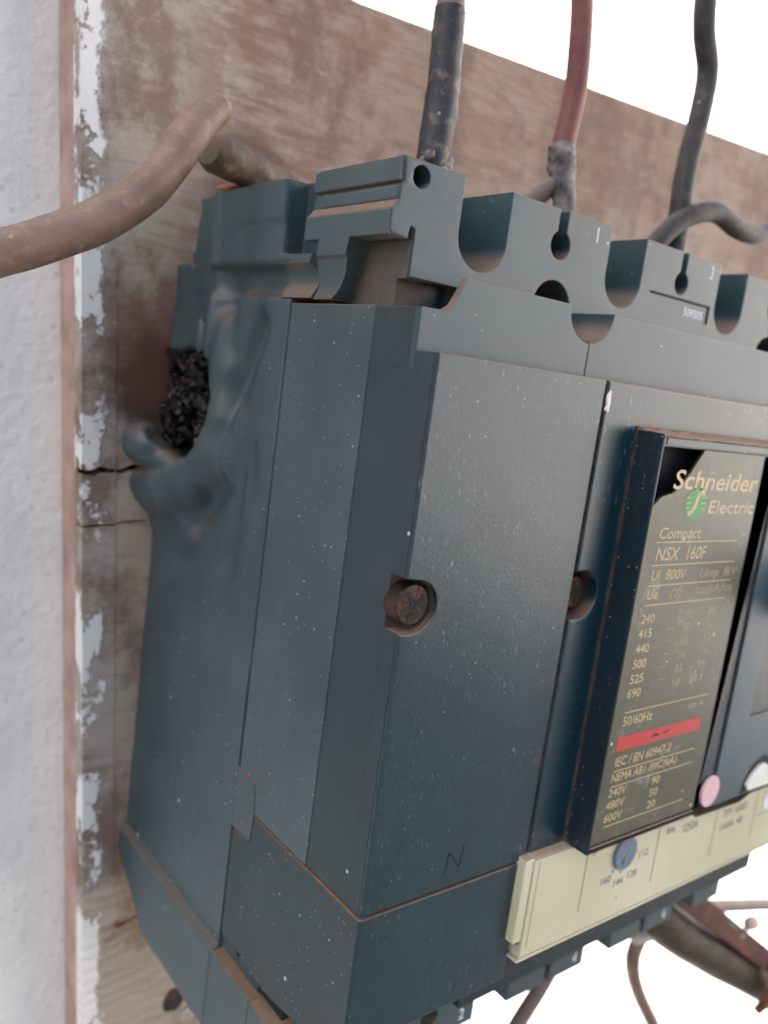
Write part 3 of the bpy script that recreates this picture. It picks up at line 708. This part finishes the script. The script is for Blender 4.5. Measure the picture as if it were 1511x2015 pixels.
T('Electric', 61.8, 76.8, 114.4, 2.3, None, .05, 'brand_lettering', .004)
logo = [(57.5+3.3*math.cos(a), 116.1+2.75*math.sin(a)) for a in [2*math.pi*k/48 for k in range(48)]]
mb = MB(); mb.prism(logo, PD, PD+.02, 'XZ', 0); lg = mb.build('logo_disc', m_green, rp)
mb = MB()
sp = [(55.5, 114.3), (56.6, 114.4), (57.2, 115.2), (57.6, 116.3), (58.0, 117.4), (58.7, 118.0), (59.7, 118.0)]
for a, b_ in zip(sp, sp[1:]): stroke(mb, a[0], a[1], b_[0], b_[1], .85, PD+.021, PD+.04)
for z in (115.2, 116.1, 117.0):
    stroke(mb, 54.7, z, 55.9, z+.05, .16, PD+.021, PD+.04); stroke(mb, 59.2, z, 60.4, z+.05, .16, PD+.021, PD+.04)
mb.build('logo_stroke', m_gold, rp)
T('Compact', 48.6, 60.9, 110.0, 1.9, None, .15)
T('NSX', 48.7, 55.4, 106.2, 2.3, None, .12); T('160F', 57.8, 63.7, 106.2, 2.3, None, .12)
T('Ui  800V', 48.5, 58.7, 102.8, 1.75, None, .15); T('Uimp  8kV', 63.2, 75.4, 102.7, 1.75, m_goldw, .15)
T('Ue', 48.3, 51.3, 99.5, 1.75, None, .15); T('(V)', 55.2, 58.0, 99.4, 1.75, m_goldw, .15); T('Icu(kA)Ics', 62.7, 74.7, 99.8, 1.6, m_goldw, .12)
rows = [('240', 95.3), ('415', 92.7), ('440', 90.0), ('500', 87.3), ('525', 84.6), ('690', 82.0)]
for s_, z in rows: T(s_, 47.9, 51.6, z, 1.6)
for z in (93.5, 91.2, 88.9, 86.6, 84.2): T('~', 56.3, 58.1, z, .45)
for s_, z, s2 in (('90', 95.4, '85'), ('50', 93.0, '50'), ('50', 90.4, '50'), ('36', 87.8, '36'), ('35', 85.2, '35'), ('10', 82.5, '10')):
    T(s_, 61.0, 63.2, z, 1.4, m_goldw); T(s2, 68.4, 70.7, z+.05, 1.35, m_goldw)
T('50/60Hz', 48.1, 56.6, 76.9, 1.7); T('cat A', 67.7, 72.9, 77.3, 1.2, m_goldw)
T('IEC / EN 60947-2', 48.0, 64.6, 69.4, 1.7, None, .1); T('NEMA AB1', 47.8, 57.6, 66.5, 1.6, None, .08); T('HIC(kA)', 59.0, 67.5, 66.6, 1.5, None, .08)
for s_, z, n_ in (('240V', 63.7, '90'), ('480V', 61.3, '50'), ('600V', 58.9, '20')):
    T(s_, 47.8, 52.9, z, 1.55); T(n_, 60.5, 63.0, z-.15, 1.5)
mb = MB()
for z, x1 in ((109.35, 73.6), (105.4, 73.7), (101.85, 73.6), (98.45, 73.4), (79.35, 74.1), (68.5, 73.0), (65.6, 73.2), (58.05, 72.6)): stroke(mb, 48.1, z, x1, z, .17, PD, PD+.02)
mb.build('ruled_line', m_gold, rp, 'stuff')
mb = MB(); mb.prism([(47.6, 72.3), (73.3, 72.3), (73.3, 74.9), (47.6, 74.9)], PD, PD+.02, 'XZ', 0); mb.build('red_bar', m_red, rp)
mb = MB()
for q_ in ((57.6, 73.3, 59.4, 73.7), (58.2, 73.9, 59.9, 73.4), (61.2, 73.6, 63.2, 73.9)): stroke(mb, *q_, .28, PD+.021, PD+.03)
mb.build('bar_mark', m_crack, rp, 'stuff')

# pink seal in the channel's foot and the white trip tag beside it
m_pink = simple('pale_pink_plastic', (.66, .42, .46), .5, 0, .06, 300, .5, .1)
mb = MB(); mb.disc((81.6, 57.9), 3.15, 91.55, 92.2, 48, 'D', 3.3, .2); mb.build('pink_seal', m_pink, brk)
m_white = simple('cream_white_plastic', (.68, .71, .66), .5, 0, .05, 300, .5, .1)
mb = MB(); mb.prism([(95.0, 56.6), (96.5, 58.6), (99.0, 60.2), (101.4, 60.4), (104, 59.2), (107, 57.0), (110, 54.9), (96.2, 55.2)], 91.8, 92.7, 'XZ', .2); wt = mb.build('trip_button_label', m_white, fr)
mb = MB(); mb.prism([(93.6, 54.6), (96.6, 60.4), (100.8, 62.2), (104.6, 61.4), (112, 55)], 91.7, 92.1, 'XZ', .1); mb.build('button_recess_shade', m_dark, fr)  # dark sheet on the frame face, standing for a shaded recess

# --- cream trip unit
t = NT('yellowed_clear_cover')
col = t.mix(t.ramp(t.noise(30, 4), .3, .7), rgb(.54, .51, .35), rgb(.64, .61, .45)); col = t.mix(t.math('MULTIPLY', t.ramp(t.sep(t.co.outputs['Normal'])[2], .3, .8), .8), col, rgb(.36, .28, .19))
t.l(col, t.p.inputs['Base Color']); t.p.inputs['Roughness'].default_value = .28; t.p.inputs['Specular IOR Level'].default_value = .5; t.bump(t.noise(90, 3), .1, .0003)
m_cream = t.m
mb = MB(); mb.prism([(84.9, 34.1), (87.7, 33.9), (87.9, 34.6), (87.9, 52.8), (87.2, 53.25), (80, 53.25), (80, 34.1)], 36.0, 140, 'DZ', .15); tu = mb.build('trip_unit', m_cream, brk)
mb = MB(); mb.box(33.7, 35.9, 84, 87.7, 37.4, 53.2, .3); mb.build('end_rib', m_cream, tu)
mb = MB(); mb.box(35.5, 36.3, 84, 87.2, 36.5, 51.8, 0); mb.build('end_gap', simple('grey_gap', (.10, .11, .09), .7), tu)
mb = MB(); mb.box(35.1, 140, 85.5, 88.1, 33.6, 34.15, .15); mb.build('cover_lip', m_cream, tu)
m_ink = simple('faded_grey_ink', (.16, .18, .15), .6, 0, .15); m_gink = simple('faded_green_ink', (.12, .22, .14), .6, 0, .15)
mb = MB()
for x, z0, z1 in ((50.6, 38.6, 53), (73.2, 38, 53), (94.6, 38, 53), (111.5, 38, 53)): stroke(mb, x, z0, x, z1, .22, 87.92, 87.94)
stroke(mb, 37.2, 36, 37.2, 52.4, .12, 87.92, 87.94); stroke(mb, 112, 43.2, 125, 43.2, .16, 87.92, 87.94)
mb.build('division_line', m_ink, tu, 'stuff')
def TU(body, x0, x1, z, h, mat=m_ink): return text(body, x0, z, h, mat, tu, 87.93, 0, 1, 'printed_mark', .02, x1-x0)
TU('112', 67.4, 70.4, 44.9, 1.5); TU('128', 64.7, 67.6, 41.2, 1.5); TU('144', 60.5, 63.3, 40.7, 1.5); TU('160', 56.2, 59.2, 42.2, 1.5)
TU('Ir', 52.2, 53.4, 49.4, 1.2); TU('Im', 76.0, 78.6, 47.6, 1.8); TU('1250A', 82.0, 87.4, 46.6, 1.9, m_gink)
TU('TM 160D', 97.2, 107.4, 46.3, 1.8); TU('160A 40', 97.4, 106.4, 43.2, 1.6); TU('+', 61.8, 62.6, 37.4, 1.1); TU('~', 93.6, 95.2, 39.4, .6)
m_dial = simple('grey_blue_dial', (.14, .18, .27), .5, 0, .12)
mb = MB(); mb.disc((62.0, 47.6), 3.3, 87.9, 88.6, 40, 'D', 3.4, .25); dl = mb.build('adjusting_dial', m_dial, tu)
mb = MB(); stroke(mb, 61.0, 45.8, 63.2, 49.6, .45, 88.58, 88.64); mb.prism([(60.6, 45.2), (61.9, 46.2), (60.9, 46.9)], 88.58, 88.64, 'XZ', 0); mb.build('dial_slot', m_ink, dl)
mb = MB()
for a in (-12, -50, -88, -126):
    c_, s_ = math.cos(math.radians(a)), math.sin(math.radians(a)); stroke(mb, 62+3.9*c_, 47.6+3.9*s_, 62+4.5*c_, 47.6+4.5*s_, .4, 87.92, 87.95)
mb.build('dial_mark', m_ink, tu, 'stuff')
mb = MB(); mb.disc((117, 46.2), 2.4, 87.9, 88.1, 30, 'D', None, .1); mb.build('test_port', m_white, tu)
m_flake = simple('white_paint_flake', (.74, .73, .68), .7, 0, .1, 500, .3, .3)
mb = MB(); lump(mb, (36.35, 86.15, 131.6), .75, .35, 31, 3, (.7, .35, 1.8)); lump(mb, (36.2, 86.15, 130.0), .55, .3, 32, 2, (.9, .4, 1)); mb.build('paint_drip', m_flake, brk)

# ------------------------------------------------------------------ cables
def cable_mat(name, c1, c2, dust=(.3, .24, .18), da=.5, rough=.6):
    t = NT(name); col = t.mix(t.ramp(t.noise(120, 5, .6), .3, .7), rgb(*c1), rgb(*c2))
    col = t.mix(t.math('MULTIPLY', t.ramp(t.noise(420, 6, .75), .5, .68), da), col, rgb(*dust))
    v = t.vor(520); g = t.math('MULTIPLY', t.ramp(v.outputs['Distance'], .2, .12), t.ramp(t.sep(v.outputs['Color'])[0], .88, .89)); col = t.mix(t.math('MULTIPLY', g, .5), col, rgb(.45, .40, .35))
    t.l(col, t.p.inputs['Base Color']); t.p.inputs['Roughness'].default_value = rough; t.bump(t.noise(500, 4, .7), .4, .0002); return t.m
m_brown = cable_mat('brown_sheath', (.17, .105, .070), (.25, .165, .12), (.40, .31, .24), .45, .5)
m_black = cable_mat('black_sheath', (.020, .019, .020), (.045, .042, .042), (.22, .17, .12), .35)
m_tape = cable_mat('crusty_black_tape', (.014, .015, .020), (.030, .031, .038), (.26, .20, .14), .5, .5)
m_redc = cable_mat('faded_red_sheath', (.15, .050, .040), (.20, .072, .058), (.3, .17, .13), .3, .55)
m_grey = cable_mat('grey_brown_sheath', (.15, .115, .09), (.20, .155, .125), (.3, .25, .2), .3)
m_dkb = cable_mat('dark_brown_sleeve', (.035, .022, .017), (.075, .05, .038), (.16, .10, .07), .5)
m_paste = simple('grey_sealant', (.035, .034, .036), .55, 0, .5, 220, .45, .9, (.27, .25, .23))
m_bar = simple('tarnished_copper', (.075, .022, .017), .55, .25, .45, 250, .5, .5, (.15, .045, .035))

t1 = thing('taped_cable', 'thick cable wrapped in crusty black tape rising from the left terminal', 'cable', (18.6, 57, 160), 'cables rising from the top terminals')
mb = MB(); mb.tube([(18.6, 55.5, 150), (18.8, 55.8, 160), (18.9, 56, 168), (19.1, 56, 176), (18.7, 56, 184), (18.3, 56, 190)], [2.7, 2.7, 2.85, 2.75, 2.6, 2.5], 40, 8, True, .035, 2.1); mb.build('tape_wrap', m_tape, t1)
mb = MB(); mb.tube([(18.3, 56, 189), (18.2, 56, 196), (18.0, 56, 203), (17, 56, 222)], [2.35, 2.3, 2.25, 2.2], 28, 8); mb.build('sheath', m_grey, t1)
mb = MB()
for i in range(16): lump(mb, (18.7+2.3*math.cos(i*1.7), 57+2.2*math.sin(i*1.7), 161.5+ (i % 5)*1.3), r.uniform(.7, 1.3), .16, 400+i, 2, (1, 1, 1.2), 1.5)
mb.build('crust', m_paste, t1, 'stuff', 60)

t2 = thing('red_cable', 'faded red cable bound with grey sealant above the terminal marked 1', 'cable', (53, 53, 160), 'cables rising from the top terminals')
mb = MB(); mb.tube([(53.4, 52, 176.0), (54.0, 52, 182), (54.6, 52, 189), (54.0, 52, 196), (52.9, 52, 203), (50.5, 52, 212), (48, 52, 226)], [2.25, 2.2, 2.2, 2.15, 2.1, 2.1, 2.1], 32, 8, True, .01); mb.build('sheath', m_redc, t2)
mb = MB(); mb.tube([(54.6, 54, 160), (54.4, 54, 167), (53.6, 53.2, 172), (53.3, 52.4, 176), (53.4, 52, 178.6)], [1.9, 2.1, 2.5, 2.8, 2.3], 30, 8, True, .07, 2.5); mb.build('sealant_wrap', m_paste, t2, None, 60)
mb = MB(); mb.tube([(53.0, 53, 172), (50, 50, 168), (47.5, 48, 165), (44, 46, 160)], [1.6, 1.9, 2.1, 2.2], 24, 8, True, .05); mb.build('lug_tail', m_grey, t2)
mb = MB(); mb.box(53.0, 56.6, 53.2, 54.8, 158, 170.5, .4); mb.build('lug', simple('dull_tin', (.20, .21, .21), .45, .6, .3, 300), t2)

t3 = thing('black_cable', 'straight black cable rising from the terminal marked 3', 'cable', (90, 55, 160), 'cables rising from the top terminals')
mb = MB(); mb.tube([(90.6, 55, 156), (90.3, 55, 168), (89.9, 55, 175), (91.0, 54, 184), (92.3, 54, 194.4), (92.3, 54, 203.8), (88.6, 54, 210.7), (86.9, 54, 219), (86.5, 54, 232)], 2.3, 32, 8, True, .012); mb.build('sheath', m_black, t3)
t4 = thing('bent_black_cable', 'black cable bending to the right over the terminal marked 3', 'cable', (82, 56, 160))
mb = MB(); mb.tube([(80.5, 55, 160), (82.2, 56, 165.6), (86.6, 57, 170.7), (91.8, 58, 173.8), (99.5, 58, 175.6), (108.1, 58, 174.2), (116, 57.6, 174.4), (123.2, 57, 176.3), (145.4, 56, 183.1)], 2.15, 30, 8, True, .012); mb.build('sheath', m_black, t4)

t5 = thing('brown_cable', 'dusty brown cable with a cut upper end coming in from the left edge', 'cable', (-43, 40, 140))
mb = MB(); mb.tube([(-48.8, 40.0, 138.0), (-43.1, 40.0, 140.3), (-36.4, 40.0, 143.7), (-29.4, 40.0, 147.9), (-22.8, 39.0, 153.5), (-18.6, 37.5, 158.9), (-15.2, 36.0, 164.1), (-12.0, 34.0, 167.9), (-9.2, 32.5, 170.5), (-8.1, 32.0, 171.6)], [3.25, 3.25, 3.25, 3.25, 3.2, 3.15, 3.05, 2.9, 2.6, 1.7], 40, 10, True, .018); mb.build('sheath', m_brown, t5)
t6 = thing('burnt_cable_stub', 'short split brown cable stub sticking out of the burnt top corner of the breaker', 'cable stub', (10, 18, 162))
mb = MB(); mb.tube([(20.6, 14.0, 163.3), (12.6, 17.0, 165.0), (5.2, 20.0, 165.2), (-0.2, 22.0, 165.4), (-4.7, 24.0, 165.6), (-6.9, 25.0, 165.6)], [2.5, 2.9, 3.3, 3.5, 3.5, 2.6], 36, 10, True, .05, .5); mb.build('sheath', cable_mat('scorched_brown_sheath', (.045, .028, .018), (.13, .085, .052), (.30, .23, .15), .55, .6), t6)
mb = MB(); mb.tube([(-3.8, 26.8, 166.6), (-.5, 25.0, 166.4), (3.5, 22.8, 165.6)], [.28, .5, .2], 10, 8, True); mb.build('split', m_dark, t6)
mb = MB(); mb.box(3.2, 7.4, 12, 14.5, 160.0, 162.2, .4); mb.build('red_terminal_scrap', simple('red_orange_plastic', (.22, .04, .02), .6, 0, .3), t6)

mb = MB()
for i in range(12):
    a_ = i*.52; mb.tube([(7+math.cos(a_), 17.5+math.sin(a_), 164), (4.5+1.5*math.cos(a_), 17+1.5*math.sin(a_), 162.6+.3*math.sin(i*2.1)), (2.2+2.2*math.cos(a_*1.3), 16.4+2*math.sin(a_*1.7), 161.2+.8*math.sin(i*1.3))], .28, 7, 5)
mb.build('copper_strand', simple('rusty_copper_strand', (.22, .075, .035), .6, .2, .4, 600, .4, .5, (.38, .17, .08)), t6, 'stuff')
t7 = thing('side_grey_cable', 'grey brown cable running level to the right below the breaker', 'cable', (150, 52, -15))
mb = MB(); mb.tube([(246, 52, -42.5), (216.9, 52, -34.0), (176.2, 52, -22.0), (150, 52, -14), (138, 52, 2), (136, 50, 12)], 2.0, 26, 8); mb.build('sheath', m_grey, t7)
t8 = thing('hanging_brown_cable', 'brown cable curving down from a pale tape band under the breaker', 'cable', (131, 55, -20))
mb = MB(); mb.tube([(142, 54, -6), (137, 55, -11.5), (132.0, 55, -16.6), (130.6, 55, -23.1), (135.4, 55, -33.3), (146.5, 55, -48), (158.5, 55, -63), (170, 55, -82)], [2.0, 2.1, 2.1, 2.1, 2.0, 2.0, 2.0, 2.0], 28, 8); mb.build('sheath', m_brown, t8)
mb = MB(); mb.tube([(127.5, 56, -14.6), (133, 57, -13.4), (140.5, 59, -11.0)], [1.6, 2.4, 1.5], 22, 8, True, .05); mb.build('pale_tape', simple('pinkish_white_tape', (.55, .46, .42), .8, 0, .15), t8)
t9 = thing('lower_grey_cable', 'grey brown cable slanting down between the terminals marked 2 and 4', 'cable', (96, 50, -20))
mb = MB(); mb.tube([(106, 50, -8), (101.2, 50, -16.0), (96.3, 50, -23.0), (91.4, 50, -28.6), (84, 50, -38)], 2.1, 26, 8); mb.build('sheath', m_grey, t9)
t10 = thing('sleeved_cable', 'thick dark brown sleeved cable at the lower right corner', 'cable', (135, 58, -10))
mb = MB(); mb.tube([(124, 57, 3), (136, 57, -9), (151, 57, -20), (179, 57, -37.5), (217, 57, -61), (262, 57, -89)], [5.0, 6.4, 6.8, 7.2, 7.4, 7.6], 40, 8, True, .02); mb.build('sleeve', m_dkb, t10)
mb = MB(); mb.tube([(118, 58, .5), (126, 58, -4.5), (135, 58, -8.5)], [2.2, 2.6, 3.2], 26, 8, True, .05); mb.build('sheath', m_brown, t10)
t11 = thing('copper_bar', 'reddish tarnished copper bar leading from the last lower terminal', 'copper bar', (124, 64, 5))
mb = MB()
mb.box(0, 92, 0, 4.2, -3.2, 3.2, .3)
me = mb.mesh()
ang = math.atan2(-35.5-5.7, 188.1-128)
for v in me.vertices:
    x, d, z = v.co.x/S, -v.co.y/S, v.co.z/S
    v.co = V(121+x*math.cos(ang)-z*math.sin(ang), 62+d, 11.0+x*math.sin(ang)+z*math.cos(ang))
link('bar', me, m_bar, t11)
mb = MB(); mb.tube([(158, 66.1, -12.7), (161.5, 66.2, -14.9), (165, 66.1, -17.0)], [.4, .6, .3], 12, 5); mb.tube([(167, 66.1, -20.5), (170.5, 66.1, -21.5)], [.6, .5], 12, 5); mb.build('verdigris', simple('green_verdigris', (.07, .20, .11), .8, 0, .3), t11)
m_sold = simple('pinkish_solder', (.50, .36, .31), .5, .2, .2)
mb = MB(); lump(mb, (176, 65, -19.5), 2.6, .15, 71, 3, (1.5, .8, .8)); mb.build('solder_blob', m_sold, t11)
mb = MB(); lump(mb, (197, 68, -48), 2.6, .15, 72, 3, (.9, .8, 2.3)); mb.build('solder_drip', m_sold, t11)
mb = MB(); mb.tube([(194.5, 65, -37), (194.5, 69, -46), (192, 66, -56)], [1.5, 1.8, 1.5], 16, 6); mb.tube([(201, 65, -36), (202, 69, -46), (200, 66, -58)], [1.3, 1.6, 1.3], 16, 6); mb.build('binding_wire', m_rust, t11)
